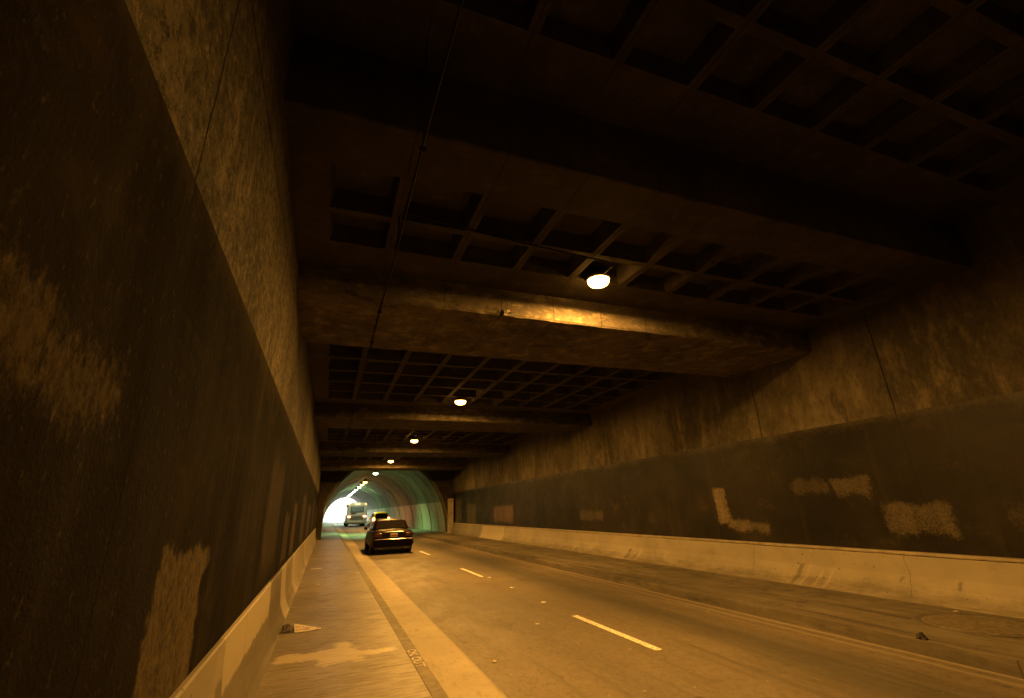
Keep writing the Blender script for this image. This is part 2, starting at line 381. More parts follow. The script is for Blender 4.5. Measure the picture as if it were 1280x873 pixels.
# raised lane dots
dot_m = plain('dot_ceramic', (.6, .56, .47), .35, var=.3)
def road_dot(x, y, label):
    bm = bmesh.new(); lathe(bm, [(.0, .026), (.03, .024), (.05, .014), (.055, .0)], n=14)
    tag(link('road_marker', bm, dot_m, smooth=True, loc=(x, y, .001)), label, 'road marker', 'raised markers between the lane dashes')
road_dot(3.86, 8.75, 'small pale raised road marker just past the nearest lane dash')
road_dot(3.93, 10.6, 'small pale raised road marker midway between the two nearest lane dashes')
road_dot(4.02, 12.45, 'small pale raised road marker touching the near end of the second lane dash')

# ------------------------------------------------------------------ side walls
wallL = thing('tunnel_wall', 'tall left tunnel wall, rough bare concrete above a black painted band', 'wall')
wallR = thing('tunnel_wall', 'right tunnel wall of stained bare concrete above a black painted band', 'wall')
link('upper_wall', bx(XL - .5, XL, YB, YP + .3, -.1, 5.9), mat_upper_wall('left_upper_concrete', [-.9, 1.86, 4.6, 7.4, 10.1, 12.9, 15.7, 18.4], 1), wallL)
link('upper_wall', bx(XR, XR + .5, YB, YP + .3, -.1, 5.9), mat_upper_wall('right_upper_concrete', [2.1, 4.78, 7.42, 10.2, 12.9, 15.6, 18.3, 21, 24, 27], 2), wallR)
st = (.12, .096, .06)
boxesL = [(2.42, 3.28, .80, 1.52, .85, st, .02), (.85, 1.72, 1.90, 2.12, .55, st, .08), (5.9, 7.6, 1.0, 2.3, .28, st, .2), (8.6, 9.6, .9, 1.7, .5, st, .05), (10.5, 11.6, .9, 1.9, .6, st, .05),
          (14, 16, .9, 2.2, .5, st, .1), (18, 21, .9, 2.0, .5, st, .1), (24, 27, .9, 2.4, .6, st, .1), (30, 33, .9, 2.2, .6, st, .1)]
pk = (.24, .15, .11)
boxesR = [(8.72, 9.12, 1.15, 1.95, 1.0, (.27, .21, .13), .04), (7.75, 8.80, 1.00, 1.24, .8, (.22, .175, .11), .07), (6.25, 7.05, 1.70, 1.99, .55, st, .07), (5.50, 6.14, 1.64, 2.0, .75, st, .05),
          (4.46, 5.44, 1.05, 1.55, .95, st, .06), (3.45, 3.9, 1.2, 1.45, .4, st, .1), (14.2, 15.8, 1.15, 1.5, .7, st, .06), (22.6, 25.6, .95, 1.8, .8, pk, .1), (29.0, 31.2, .8, 2.0, .6, st, .1), (32.6, 34.2, .8, 2.4, .7, st, .08)]
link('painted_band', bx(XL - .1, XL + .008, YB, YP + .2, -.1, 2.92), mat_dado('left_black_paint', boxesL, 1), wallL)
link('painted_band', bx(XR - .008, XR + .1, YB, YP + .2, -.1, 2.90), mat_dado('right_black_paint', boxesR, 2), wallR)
back = link('tunnel_wall', bx(XL - .5, XR + .5, YB - .5, YB, -.1, 6.2), plain('daylight_block', (.08, .07, .05), .8))  # unseen wall added to keep daylight from entering behind the camera
tag(back, 'added dark cross wall blocking daylight behind the viewer', 'wall')

# barriers along both walls
def profile(face, s, top, foot, zt, lip=0):
    """parapet with a battered face and a curved toe; s=+1 grows towards +x"""
    p = [(face, zt)]
    p += [(top, zt), (top + s * .012, zt - .015)]
    d = foot - top
    for t, f in ((.45, .16), (.68, .30), (.80, .46), (.90, .68), (.96, .86), (1.0, 1.0)):
        p.append((top + d * f + s * .004, zt - (zt - KERB) * t))
    p += [(foot, KERB - .05), (face, KERB - .05)]
    return p
bm = bmesh.new(); ysL = frange(YB, YP - .05, .9)
extrude_profile(bm, profile(XL - .05, 1, XL + .03, -.45, .87), ysL, .004)
bL = link('concrete_barrier', bm, mat_barrier('left_barrier_concrete', [(4.2, 7.15, .52, .95, .85), (8.9, 9.7, .05, .95, .8), (11.6, 12.3, .05, .95, .5), (17, 18.5, .05, .9, .5)], [(4.0, 8.8, .0, .62, .75), (7.2, 8.8, .0, .95, .8), (9.8, 11.3, .0, .9, .5)], 1))  # second pale patch paints the light caught by the curved foot into the colour
tag(bL, 'low concrete parapet with curved foot and peeling pale paint along left wall', 'barrier')
bm = bmesh.new()
extrude_profile(bm, profile(XR + .05, -1, 8.46, 8.20, .765), frange(YB, YP - .6, .9), .004)
bR = link('concrete_barrier', bm, mat_barrier('right_barrier_concrete', [(23.6, 27.3, .0, .9, .9)], [(27.6, 34.5, .05, .9, .45)], 2))
tag(bR, 'long pale concrete parapet with scuffed foot along right wall', 'barrier')
bm = bmesh.new(); extrude_profile(bm, [(XR + .04, .812), (8.437, .812), (8.432, .80), (8.437, .772), (XR + .04, .772)], frange(YB, YP - .62, .9), .003)
link('coping', bm, plain('coping_concrete', (.40, .34, .24), .6, scale=5), bR)

# ------------------------------------------------------------------ ceiling: coffered bays and cross beams
m_sof = mat_soffit('sooty_concrete', .44); m_beam_lit = mat_soffit('beam_concrete_lit', .9, True); m_beam_dim = mat_soffit('beam_concrete_dim', .5, True)  # lighter copy for lamp-lit beams, darker for dim ones: light put into colour
RIB = [.43 + .855 * k for k in range(-1, 10)]
def bay(y0, y1, z, rows, label):
    """solid soffit at z with coffers sunk into it"""
    xs = []
    for a, b in zip(RIB, RIB[1:]): xs.append((max(a + .055, -.27), min(b - .055, 8.14)))
    xe = sorted({XL - .05, XR + .05, *[v for p in xs for v in p]}); ye = sorted({y0, y1, *[v for p in rows for v in p]})
    D = .23; bm = bmesh.new(); cache = {}
    def V(x, y, zz):
        k = (round(x, 4), round(y, 4), round(zz, 4))
        if k not in cache: cache[k] = bm.verts.new((x, y, zz))
        return cache[k]
    xset = {(round(a, 4), round(b, 4)) for a, b in xs}; yset = {(round(a, 4), round(b, 4)) for a, b in rows}
    for a, b in zip(xe, xe[1:]):
        for c, d in zip(ye, ye[1:]):
            if (round(a, 4), round(b, 4)) in xset and (round(c, 4), round(d, 4)) in yset:
                t = .035
                lo = [(a, c), (b, c), (b, d), (a, d)]; hi = [(a + t, c + t), (b - t, c + t), (b - t, d - t), (a + t, d - t)]
                L = [V(*p, z) for p in lo]; H = [bm.verts.new((*p, z + D)) for p in hi]
                bm.faces.new(H)
                for k in range(4): bm.faces.new((L[k], L[(k + 1) % 4], H[(k + 1) % 4], H[k]))
            else:
                bm.faces.new([V(a, c, z), V(b, c, z), V(b, d, z), V(a, d, z)])
    # top of the slab
    bm.faces.new([bm.verts.new(p) for p in ((XL - .05, y0, z + .6), (XR + .05, y0, z + .6), (XR + .05, y1, z + .6), (XL - .05, y1, z + .6))])
    bmesh.ops.recalc_face_normals(bm, faces=bm.faces)
    o = link('coffered_ceiling', bm, m_sof)
    tag(o, label, 'ceiling', 'coffered ceiling bays')
def rows(y0, n, pitch, rib): return [(y0 + pitch * k, y0 + pitch * k + pitch - rib) for k in range(n)]
bay(YB, 3.20, HIGH, rows(-3.05, 8, .71, .10), 'raised coffered ceiling directly overhead, nearest the camera and darkest')
bay(3.20, 5.90, SLAB, [(3.83, 4.53), (4.63, 5.22)], 'coffered ceiling strip of two coffer rows holding the biggest brightest lamp')
bay(7.82, 14.43, SLAB, rows(7.97, 6, .985, .10), 'coffered ceiling bay around the second brightest lamp, behind the lit beam')
bay(16.37, 22.93, SLAB, rows(16.5, 6, .985, .10), 'coffered ceiling bay around the third lamp from the camera')
bay(24.87, 31.43, SLAB, rows(25.0, 6, .985, .10), 'coffered ceiling bay around the fourth lamp from the camera')
bay(33.37, 35.4, SLAB, rows(33.6, 1, .985, .10), 'narrow coffered ceiling bay right against the arched portal')
bl = ['deep concrete cross beam streaked with lamp light on its near face', 'second concrete cross beam, just beyond the second brightest lamp', 'third concrete cross beam, in dark middle distance', 'farthest concrete cross beam, lit just above the arched portal']
for (a, b), l in zip(BEAMS, bl):
    bm = bmesh.new()
    nx = 60
    prof = []
    rg = []
    for i in range(nx + 1):
        x = XL - .04 + (XR - XL + .08) * i / nx
        j = lambda s: random.uniform(-s, s)
        rg.append([bm.verts.new((x, a + j(.004), SLAB + .4)), bm.verts.new((x, a + j(.006), BEAM + .03 + j(.006))), bm.verts.new((x, a + .022 + j(.009), BEAM + j(.006))),
                   bm.verts.new((x, b - .02 + j(.008), BEAM + j(.005))), bm.verts.new((x, b + j(.006), BEAM + .03)), bm.verts.new((x, b, SLAB + .4))])
    for p, q in zip(rg, rg[1:]):
        for k in range(6): bm.faces.new((p[k], p[(k + 1) % 6], q[(k + 1) % 6], q[k]))
    bm.faces.new(rg[0]); bm.faces.new(rg[-1][::-1])
    tag(link('ceiling_beam', bm, m_beam_dim if 10 < a < 30 else m_beam_lit), l, 'beam', 'concrete cross beams under the ceiling')
# the step where the high bay meets the lower soffit
bm = bmesh.new(); box(bm, XL - .05, XR + .05, 3.186, 3.30, SLAB + .006, HIGH + .3)
tag(link('ceiling_beam', bm, m_sof), 'dark upright concrete step face where the raised ceiling drops', 'beam')

# conduits
m_pipe = plain('rusty_conduit', (.016, .013, .010), .85, 0, .1, scale=20)
cd = thing('conduit', 'long thin dark conduit running along under the left side of ceiling', 'conduit')
bm = bmesh.new(); tube(bm, [(.44 + .006 * math.sin(y * 1.7), y, BEAM - .016 - (.0 if any(a <= y <= b for a, b in BEAMS) else .012 * abs(math.sin(y)))) for y in frange(-6, 34.8, .6)], .009, 8)
link('pipe', bm, m_pipe, cd, True)
for y in (1.2, 2.9, 6.2, 7.5, 14.7, 16.1, 23.3, 24.6, 31.8):
    zt = next((BEAM for a, b in BEAMS if a <= y <= b), HIGH if y < 3.2 else SLAB)
    bm = bmesh.new(); box(bm, .415, .465, y - .012, y + .012, BEAM - .034, BEAM - .002)
    if zt > BEAM: tube(bm, [(.44, y, BEAM - .01), (.44, y, zt + .02)], .005, 6)
    link('pipe_clamp', bm, m_pipe, cd)
cc = thing('conduit', 'thin cross conduit feeding the nearest lamp over the coffers', 'conduit')
bm = bmesh.new(); tube(bm, [(.44, 4.35, BEAM - .02), (.44, 4.35, 4.66), (.52, 4.36, 4.73), (1.6, 4.50, 4.725), (2.5, 4.58, 4.73), (3.2, 4.62, 4.725), (3.36, 4.70, 4.725), (3.36, 5.02, 4.725)], .009, 6)
link('pipe', bm, m_pipe, cc, True)
# torn cable bracket on the lit beam edge
br = thing('bracket', 'small torn cable bracket with curled wires on the lit beam edge', 'bracket', (2.22, 5.85, BEAM))
link('plate', bx(-.05, .05, -.006, .016, -.01, .09, bev=.003), plain('bracket_steel', (.3, .26, .2), .45, .7), br)
bm = bmesh.new()
for k in range(6):
    a = random.uniform(-1, 1); h = random.uniform(.03, .10)
    tube(bm, [(a * .03, -.005, .03), (a * .06, -.03, .02 + h * .4), (a * .10 + .02, -.045, h), (a * .12 + random.uniform(-.03, .03), -.03, h - .05)], .004, 5)
link('wires', bm, plain('wire_black', (.02, .02, .02), .5), br)

# ------------------------------------------------------------------ lamps
SOD = (1.0, .468, .082); GRN = (.56, 1.0, .36); WHT = (.80, 1.0, .62)
lens_m = {}
def lamp_mats(kind):
    if kind not in lens_m:
        lens_m[kind] = glow('lens_' + kind, {'sodium': SOD, 'green': (.55, 1, .5), 'white': (.9, 1, .85)}[kind], 1.7)
    return lens_m[kind]
m_house = plain('lamp_housing', (.34, .30, .24), .55, .2)
def lamp(x, y, z, ztop, kind, watts, label, group='tunnel lamps in a line under the ceiling', col=None):
    t = thing('tunnel_lamp', label, 'lamp', (x, y, z), 0, group)
    bm = bmesh.new(); lathe(bm, [(.0, ztop - z + .03), (.10, ztop - z + .03), (.10, ztop - z - .01), (.13, .07), (.165, .05), (.172, .015), (.160, .006)], n=28)
    link('housing', bm, m_house, t, True)
    bm = bmesh.new(); lathe(bm, [(.156, .008), (.15, -.03), (.125, -.062), (.08, -.084), (.03, -.092), (.0, -.093)], n=28)
    link('lens', bm, lamp_mats(kind), t, True)
    ld = bpy.data.lights.new('lamp_light', 'AREA'); ld.shape = 'DISK'; ld.size = .24; ld.spread = math.pi if y < 34 else R(125 if y < 50 else 150)
    ld.energy = watts; ld.color = col or {'sodium': SOD, 'green': GRN, 'white': WHT}[kind]
    lo = bpy.data.objects.new('lamp_light', ld); C.objects.link(lo); lo.parent = t; lo.location = (0, 0, -.10)
    return t
P = 23
lamp(3.4, -3.2, HIGH - .15, HIGH, 'sodium', P * .26, 'round tunnel lamp overhead behind the viewer')
lamp(3.366, 5.10, 4.70, SLAB, 'sodium', P, 'biggest and nearest glowing lamp, under the two coffer rows')
lamp(3.37, 12.96, 4.64, SLAB, 'sodium', P, 'second nearest glowing lamp, before the second cross beam')
lamp(3.37, 21.1, 4.64, SLAB, 'sodium', P, 'third nearest glowing lamp, in the dark middle bay')
lamp(3.42, 30.2, 4.64, SLAB, 'sodium', P, 'flat glowing lamp just above the arched portal, lighting the beam behind it')
bore = [(43.5, 'green', 75, 'whitish green lamp, first one inside the arched bore'), (56, 'sodium', 34, 'orange lamp, second one inside the arched bore'), (61, 'sodium', 16, 'orange lamp, third one inside the arched bore'),
        (67, 'white', 13, 'pale lamp added to light the bus, fourth one inside the arched bore'), (74, 'green', 50, 'greenish lamp, above the roof of the bus'), (81, 'white', 50, 'white lamp, next beyond the one above the bus inside the arched bore'), (88, 'white', 50, 'white lamp, second of the white row inside the arched bore'),  # the pale lamp behind the bus is added to brighten its rear
        (95, 'white', 50, 'white lamp, third of the white row inside the arched bore'), (102, 'white', 50, 'white lamp, second from the bright tunnel mouth'), (111, 'white', 50, 'white lamp nearest the bright tunnel mouth')]
for (y, k, w, l) in bore: lamp(AX - .12, y, 4.92, 5.2, k, w * .36, l, 'lamps along the crown of the arched bore', (1, .66, .26) if y == 61 else None).scale = (1.3, 1.3, 1.3)

# ------------------------------------------------------------------ portal and arched bore
def arch(t, grow=0.0):     # t in 0..pi from right springing over the crown to the left
    return AX + (AA + grow) * math.cos(t), (AB + grow) * math.sin(t)
NA = 48
ts = [math.pi * k / NA for k in range(NA + 1)]
pw = thing('portal_wall', 'dark concrete end wall with the arched opening of the bore', 'wall')
bm = bmesh.new()
def outer(t):
    x, z = arch(t); dx, dz = math.cos(t), math.sin(t)
    k = 1e9
    if dx > 1e-6: k = min(k, (XR + .1 - AX) / dx)
    if dx < -1e-6: k = min(k, (XL - .1 - AX) / dx)
    if dz > 1e-6: k = min(k, 5.9 / dz)
    return AX + dx * k, dz * k
fr = []
for t in ts:
    x, z = arch(t); ox, oz = outer(t)
    if (ox - AX) ** 2 + oz ** 2 < (x - AX) ** 2 + z ** 2 + .01: ox, oz = x + .01 * math.cos(t), z + .02
    fr.append([bm.verts.new((x, YP, z)), bm.verts.new((ox, YP, oz)), bm.verts.new((ox, YP + .35, oz)), bm.verts.new((x, YP + .35, z))])
for a, b in zip(fr, fr[1:]):
    for k in range(4): bm.faces.new((a[k], a[(k + 1) % 4], b[(k + 1) % 4], b[k]))
bm.faces.new(fr[0]); bm.faces.new(fr[-1][::-1])
link('end_wall', bm, m_sof, pw)
bm = bmesh.new(); prev = None
for t in ts:
    a, b = arch(t, .0), arch(t, .16)
    cur = [bm.verts.new((*((a[0], YP - .05)), a[1])), bm.verts.new((b[0], YP - .05, b[1])), bm.verts.new((b[0], YP + .02, b[1])), bm.verts.new((a[0], YP + .02, a[1]))]
    if prev:
        for k in range(4): bm.faces.new((prev[k], prev[(k + 1) % 4], cur[(k + 1) % 4], cur[k]))
    prev = cur
link('arch_rim', bm, plain('rim_concrete', (.11, .10, .075), .8, scale=4), pw)
pil = link('pilaster', bx(8.16, 8.50, YP - .55, YP - .06, .1, 2.45, bev=.02), plain('pilaster_paint', (.46, .40, .28), .6, scale=3), pw); link('side_pier', bx(XL - .02, -.22, YP - .5, YP - .06, .1, 3.1, bev=.02), m_sof, pw)
pil['label'] = 'pale upright post at right side of the portal'

br_ = thing('tunnel_bore', 'long arched tunnel lining ringed with joints, green lit, ending in daylight', 'tunnel')
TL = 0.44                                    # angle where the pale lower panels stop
rr_ = random.Random(5)
ring_y = [YP + .36, 37.6, 40.6, 44.6, 49.6] + frange(54, YE, 4.6)
def strip(t0, t1, n, y0, y1, grow, bm, prot=0.0):
    tt = [t0 + (t1 - t0) * k / n for k in range(n + 1)]
    A = [bm.verts.new((arch(t, grow)[0], y0, arch(t, grow)[1])) for t in tt]; B = [bm.verts.new((arch(t, grow)[0], y1, arch(t, grow)[1])) for t in tt]
    for k in range(n): bm.faces.new((A[k], A[k + 1], B[k + 1], B[k]))
    return A, B
vault = bmesh.new(); panR = bmesh.new(); panL = bmesh.new()
# a closed outer shell keeps the sky out of the joints
shell = bmesh.new(); strip(-.06, math.pi + .06, 60, YP + .2, YE, .22, shell)
for a, b in zip(ring_y, ring_y[1:]):
    g = .0 + rr_.uniform(-.012, .012); jw = .19 if a < 54 else .26
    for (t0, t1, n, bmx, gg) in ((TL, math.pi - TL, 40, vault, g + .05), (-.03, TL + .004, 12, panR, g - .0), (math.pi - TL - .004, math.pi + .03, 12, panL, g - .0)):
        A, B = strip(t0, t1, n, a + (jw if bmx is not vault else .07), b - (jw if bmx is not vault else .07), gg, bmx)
        for E, yy in ((A, A[0].co.y - .01), (B, B[0].co.y + .01)):          # returns into the joint
            O = [bmx.verts.new((AX + (v.co.x - AX) * 1.035, yy, v.co.z * 1.035)) for v in E]
            for k in range(len(E) - 1): bmx.faces.new((E[k], E[k + 1], O[k + 1], O[k]))
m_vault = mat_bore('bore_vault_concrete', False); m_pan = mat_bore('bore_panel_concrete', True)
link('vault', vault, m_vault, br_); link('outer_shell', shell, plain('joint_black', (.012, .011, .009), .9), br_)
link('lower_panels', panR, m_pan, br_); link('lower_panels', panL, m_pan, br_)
# hillside over the bore and its outer portal
bm = bmesh.new()
hx = [-60, -30, -12, AX - 5.2, AX + 5.2, 20, 40, 70]
for z0, z1, pts in ((0, 0, None),):
    top = []
    for x in hx: top.append((x, 9 + 6 * math.exp(-((x - 4) / 30) ** 2)))
    rg = []
    for (x, z) in top: rg.append([bm.verts.new((x, YE, z)), bm.verts.new((x, -40, z + 10)), ])
    for p, q in zip(rg, rg[1:]): bm.faces.new((p[0], q[0], q[1], p[1]))
tag(link('hill', bm, earth), kind='structure')
bm = bmesh.new(); fr = []
for t in ts:
    x, z = arch(t); ox, oz = AX + 16 * math.cos(t), min(12.5, 22 * math.sin(t)) if 0 < t < math.pi else 0
    fr.append([bm.verts.new((x, YE, z)), bm.verts.new((ox, YE, oz)), bm.verts.new((ox, YE + .5, oz)), bm.verts.new((x, YE + .5, z))])
for a, b in zip(fr, fr[1:]):
    for k in range(4): bm.faces.new((a[k], a[(k + 1) % 4], b[(k + 1) % 4], b[k]))
tag(link('portal_wall', bm, plain('outer_portal', (.35, .32, .27), .8)), 'sunlit outer wall around the bright far tunnel mouth', 'wall')

# ------------------------------------------------------------------ vehicles
rubber = plain('tyre_rubber', (.018, .017, .016), .75); alloy = plain('alloy', (.42, .40, .37), .3, .9)
glass = plain('dark_glass', (.012, .011, .011), .06, 0, .6, var=.1); chrome = plain('chrome', (.34, .31, .28), .2, 1.0, var=.1)
black_p = plain('black_plastic', (.014, .013, .012), .5); tail_red = plain('tail_red', (.045, .006, .005), .25, coat=.4)
tail_lit = glow('tail_lit', (1, .20, .06), 1.6); marker_lit = glow('marker_lit', (1, .26, .06), 1.2)
plate_m = plain('plate_white', (.50, .42, .38), .4); plate_ink = plain('plate_ink', (.20, .06, .05), .5)
def loft(bm, stations, cap=True):
    rings = [[bm.verts.new(p) for p in st] for st in stations]
    n = len(rings[0])
    for a, b in zip(rings, rings[1:]):
        for k in range(n): bm.faces.new((a[k], a[(k + 1) % n], b[(k + 1) % n], b[k]))
    if cap: bm.faces.new(rings[0]); bm.faces.new(rings[-1][::-1])
def ring_of(y, half):            # half: list of (x, z) from bottom centre side to top centre side
    return [(x, y, z) for x, z in half] + [(-x, y, z) for x, z in reversed(half)]
def sub(o, lv=2, bevel=None):
    m = o.modifiers.new('sub', 'SUBSURF'); m.levels = lv; m.render_levels = lv
    return o
def quad(bm, pts, th, d):
    d = Vector(d).normalized() * th
    a = [bm.verts.new(p) for p in pts]; b = [bm.verts.new(Vector(p) + d) for p in pts]; n = len(a)
    bm.faces.new(a[::-1]); bm.faces.new(b)
    for k in range(n): bm.faces.new((a[k], a[(k + 1) % n], b[(k + 1) % n], b[k]))
def wheels(root, ys, x, r, w):
    for yy in ys:
        for s in (-1, 1):
            bm = bmesh.new(); h = w / 2
            lathe(bm, [(r * .62, -h * .9), (r * .92, -h), (r, -h * .72), (r, h * .72), (r * .92, h), (r * .62, h * .9)], n=28, axis='x')
            o = link('wheel', bm, rubber, root, True, (s * x, yy, r))
            bm = bmesh.new(); lathe(bm, [(0, h * .55), (r * .15, h * .7), (r * .5, h * .6), (r * .63, h * .93), (r * .63, -h * .8)] if s > 0 else [(0, -h * .55), (r * .15, -h * .7), (r * .5, -h * .6), (r * .63, -h * .93), (r * .63, h * .8)], n=20, axis='x')
            link('rim', bm, alloy, o, True)

# dark sedan, seen from behind; local y = 0 at the rear bumper, forward = +y
def sedan(x, y):
    t = thing('sedan', 'dark maroon four door sedan driving away in the left lane', 'car', (x, y, 0))
    paint = plain('maroon_paint', (.012, .006, .005), .45, .0, .12, var=.3, scale=2, coat=.07)
    bm = bmesh.new()
    def body(y, w, zb, zs, zt, cr):
        return ring_of(y, [(w * .55, zb), (w * .93, zb + .02), (w, zb + .16), (w * 1.005, (zb + zs) / 2 + .08), (w * .985, zs), (w * .90, zt - .02), (w * .55, zt + cr)])
    S = [(.02, .70, .36, .80, .90, .01), (.06, .80, .30, .84, .955, .015), (.22, .865, .26, .86, .985, .02), (.60, .895, .22, .87, .985, .025), (1.1, .90, .20, .87, .97, .02), (2.3, .905, .20, .87, .945, .01), (3.4, .90, .20, .85, .93, .02),
         (4.0, .885, .21, .80, .88, .03), (4.5, .84, .24, .72, .80, .03), (4.74, .74, .30, .64, .70, .02), (4.80, .62, .36, .58, .62, .01)]
    loft(bm, [body(*s) for s in S])
    b = sub(link('body', bm, paint, t, True), 2)
    bm = bmesh.new()
    def cab(y, wb, wt, z0, z1): return ring_of(y, [(wb, z0), (wb * .985, z0 + .03), ((wb + wt) / 2 + .02, (z0 + z1) / 2), (wt + .02, z1 - .035), (wt - .06, z1), (wt * .4, z1 + .018)])
    loft(bm, [cab(.88, .73, .70, .90, .985), cab(1.18, .77, .66, .90, 1.19), (cab(1.52, .79, .615, .90, 1.375)), cab(1.9, .80, .61, .90, 1.41), cab(2.6, .80, .61, .90, 1.405), cab(3.0, .79, .62, .90, 1.35), cab(3.4, .77, .66, .90, 1.15), cab(3.75, .72, .70, .90, .96)])
    sub(link('roof', bm, paint, t, True), 2)
    # rear window lies on the sloping back of the cabin
    bm = bmesh.new(); quad(bm, [(-.60, .93, 1.015), (.60, .93, 1.015), (.52, 1.43, 1.335), (-.52, 1.43, 1.335)], .03, (0, -.55, .8))
    rw = link('rear_window', bm, glass, t)
    for s in (-1, 1):
        bm = bmesh.new(); quad(bm, [(s * .805, 1.30, .99), (s * .812, 2.05, .98), (s * .665, 2.05, 1.35), (s * .67, 1.62, 1.34)], .02, (s, 0, .3)); link('side_window', bm, glass, t)
        bm = bmesh.new(); quad(bm, [(s * .812, 2.14, .98), (s * .80, 3.35, .97), (s * .67, 2.85, 1.33), (s * .665, 2.14, 1.35)], .02, (s, 0, .3)); link('side_window', bm, glass, t)
        link('tail_light', bx(*sorted((s * .50, s * .845)), .015, .14, .70, .865, bev=.02, seg=2), tail_red, t, True)
        bm = bmesh.new(); box(bm, *sorted((s * .90, s * 1.06)), 2.95, 3.08, .94, 1.07, bev=.03, seg=2); link('mirror', bm, paint, t, True)
        bm = bmesh.new(); tube(bm, [(s * .52, -.02, .27), (s * .52, .25, .27)], .035, 12); link('exhaust_pipe', bm, chrome, t, True)
    bmp = bmesh.new()
    loft(bmp, [ring_of(yy, [(w * .6, z0), (w, z0 + .03), (w * 1.01, (z0 + z1) / 2), (w * .98, z1 - .02), (w * .6, z1)]) for yy, w, z0, z1 in ((-.05, .70, .36, .60), (-.02, .83, .31, .65), (.10, .89, .28, .66), (.5, .905, .28, .64))])
    bo = sub(link('bumper', bmp, plain('maroon_bumper', (.010, .006, .005), .7, 0, .06), t, True), 1)
    link('trim_strip', bx(-.80, .80, -.068, -.03, .606, .626, bev=.006), chrome, bo)
    link('valance', bx(-.78, .78, -.01, .3, .20, .32, bev=.02), black_p, bo)
    link('trim_strip', bx(-.42, .42, .005, .03, .885, .915, bev=.006), chrome, t)
    pl = link('licence_plate', bx(-.155, .155, -.012, .03, .685, .84, bev=.006), plate_m, t)
    link('plate_lettering', bx(-.12, .12, -.016, -.008, .735, .785), plate_ink, pl)
    bm = bmesh.new(); lathe(bm, [(.0, .0), (.045, .006), (.05, .02), (.03, .024)], n=16)
    for v in bm.verts: v.co = Vector((v.co.x, -v.co.z, v.co.y))
    link('badge', bm, chrome, t, True, (0, .012, .872 - .01))
    wheels(t, (.95, 3.75), .80, .32, .21)
    link('underbody', bx(-.72, .72, .2, 4.6, .17, .24), black_p, t)
    t.scale = (.965, 1, .965)
    return t
sedan(2.74, 21.5)

def taxi(x, y):
    t = thing('taxi', 'lime yellow minivan taxi with white left side, driving ahead of the dark sedan', 'taxi', (x, y, 0))
    lime = plain('lime_paint', (.40, .66, .015), .25, 0, .5, var=.12, scale=2, coat=.5); white = plain('white_paint', (.78, .78, .74), .25, var=.08, scale=2, coat=.5)
    def sec(y, w, zb, zs, zt, wt): return ring_of(y, [(w * .6, zb), (w * .95, zb + .03), (w, zb + .2), (w, zs), ((w + wt) / 2 + .03, (zs + zt) / 2 + .05), (wt + .03, zt - .07), (wt * .6, zt)])
    bm = bmesh.new(); loft(bm, [sec(.0, .80, .36, .9, 1.60, .58), sec(.06, .86, .30, .95, 1.70, .63), sec(.3, .90, .26, .98, 1.76, .68)])
    sub(link('tailgate', bm, lime, t, True), 2)
    bm = bmesh.new(); loft(bm, [sec(.26, .905, .25, .98, 1.765, .69), sec(1.6, .925, .22, .98, 1.78, .70), sec(2.7, .925, .22, .97, 1.75, .69), sec(3.4, .92, .22, .96, 1.45, .70), sec(3.9, .91, .22, .90, 1.08, .76), sec(4.4, .87, .26, .78, .93, .70), sec(4.7, .72, .34, .66, .74, .55)])
    sub(link('body', bm, white, t, True), 2)
    bm = bmesh.new(); quad(bm, [(-.66, -.03, 1.06), (.66, -.03, 1.06), (.56, -.01, 1.56), (-.56, -.01, 1.56)], .03, (0, -1, .08)); link('rear_window', bm, glass, t)
    for s in (-1, 1):
        bm = bmesh.new(); quad(bm, [(s * .90, .45, 1.05), (s * .905, 1.5, 1.05), (s * .77, 1.5, 1.62), (s * .76, .55, 1.60)], .025, (s, 0, .25)); link('side_window', bm, glass, t)
        bm = bmesh.new(); quad(bm, [(s * .905, 1.6, 1.05), (s * .905, 3.2, 1.03), (s * .77, 2.7, 1.58), (s * .77, 1.6, 1.62)], .025, (s, 0, .25)); link('side_window', bm, glass, t)
        link('tail_light', bx(*sorted((s * .70, s * .885)), -.01, .16, .80, 1.15, bev=.02, seg=2), tail_lit, t, True)
        link('mirror', bx(*sorted((s * .92, s * 1.12)), 3.05, 3.2, 1.0, 1.17, bev=.03, seg=2), white if s < 0 else black_p, t, True)
    bo = link('bumper', bx(-.88, .88, -.07, .25, .34, .60, bev=.06, seg=3), lime, t, True)
    pl = link('licence_plate', bx(-.155, .155, -.03, .03, .72, .86, bev=.006), plate_m, t)
    bm = bmesh.new(); tube(bm, [(.05, .5, 1.74), (.05, .42, 2.28)], .012, 6); link('antenna', bm, black_p, t)
    wheels(t, (.85, 3.8), .82, .34, .22)
    link('underbody', bx(-.75, .75, .2, 4.5, .18, .28), black_p, t)
taxi(5.62, 55.5)

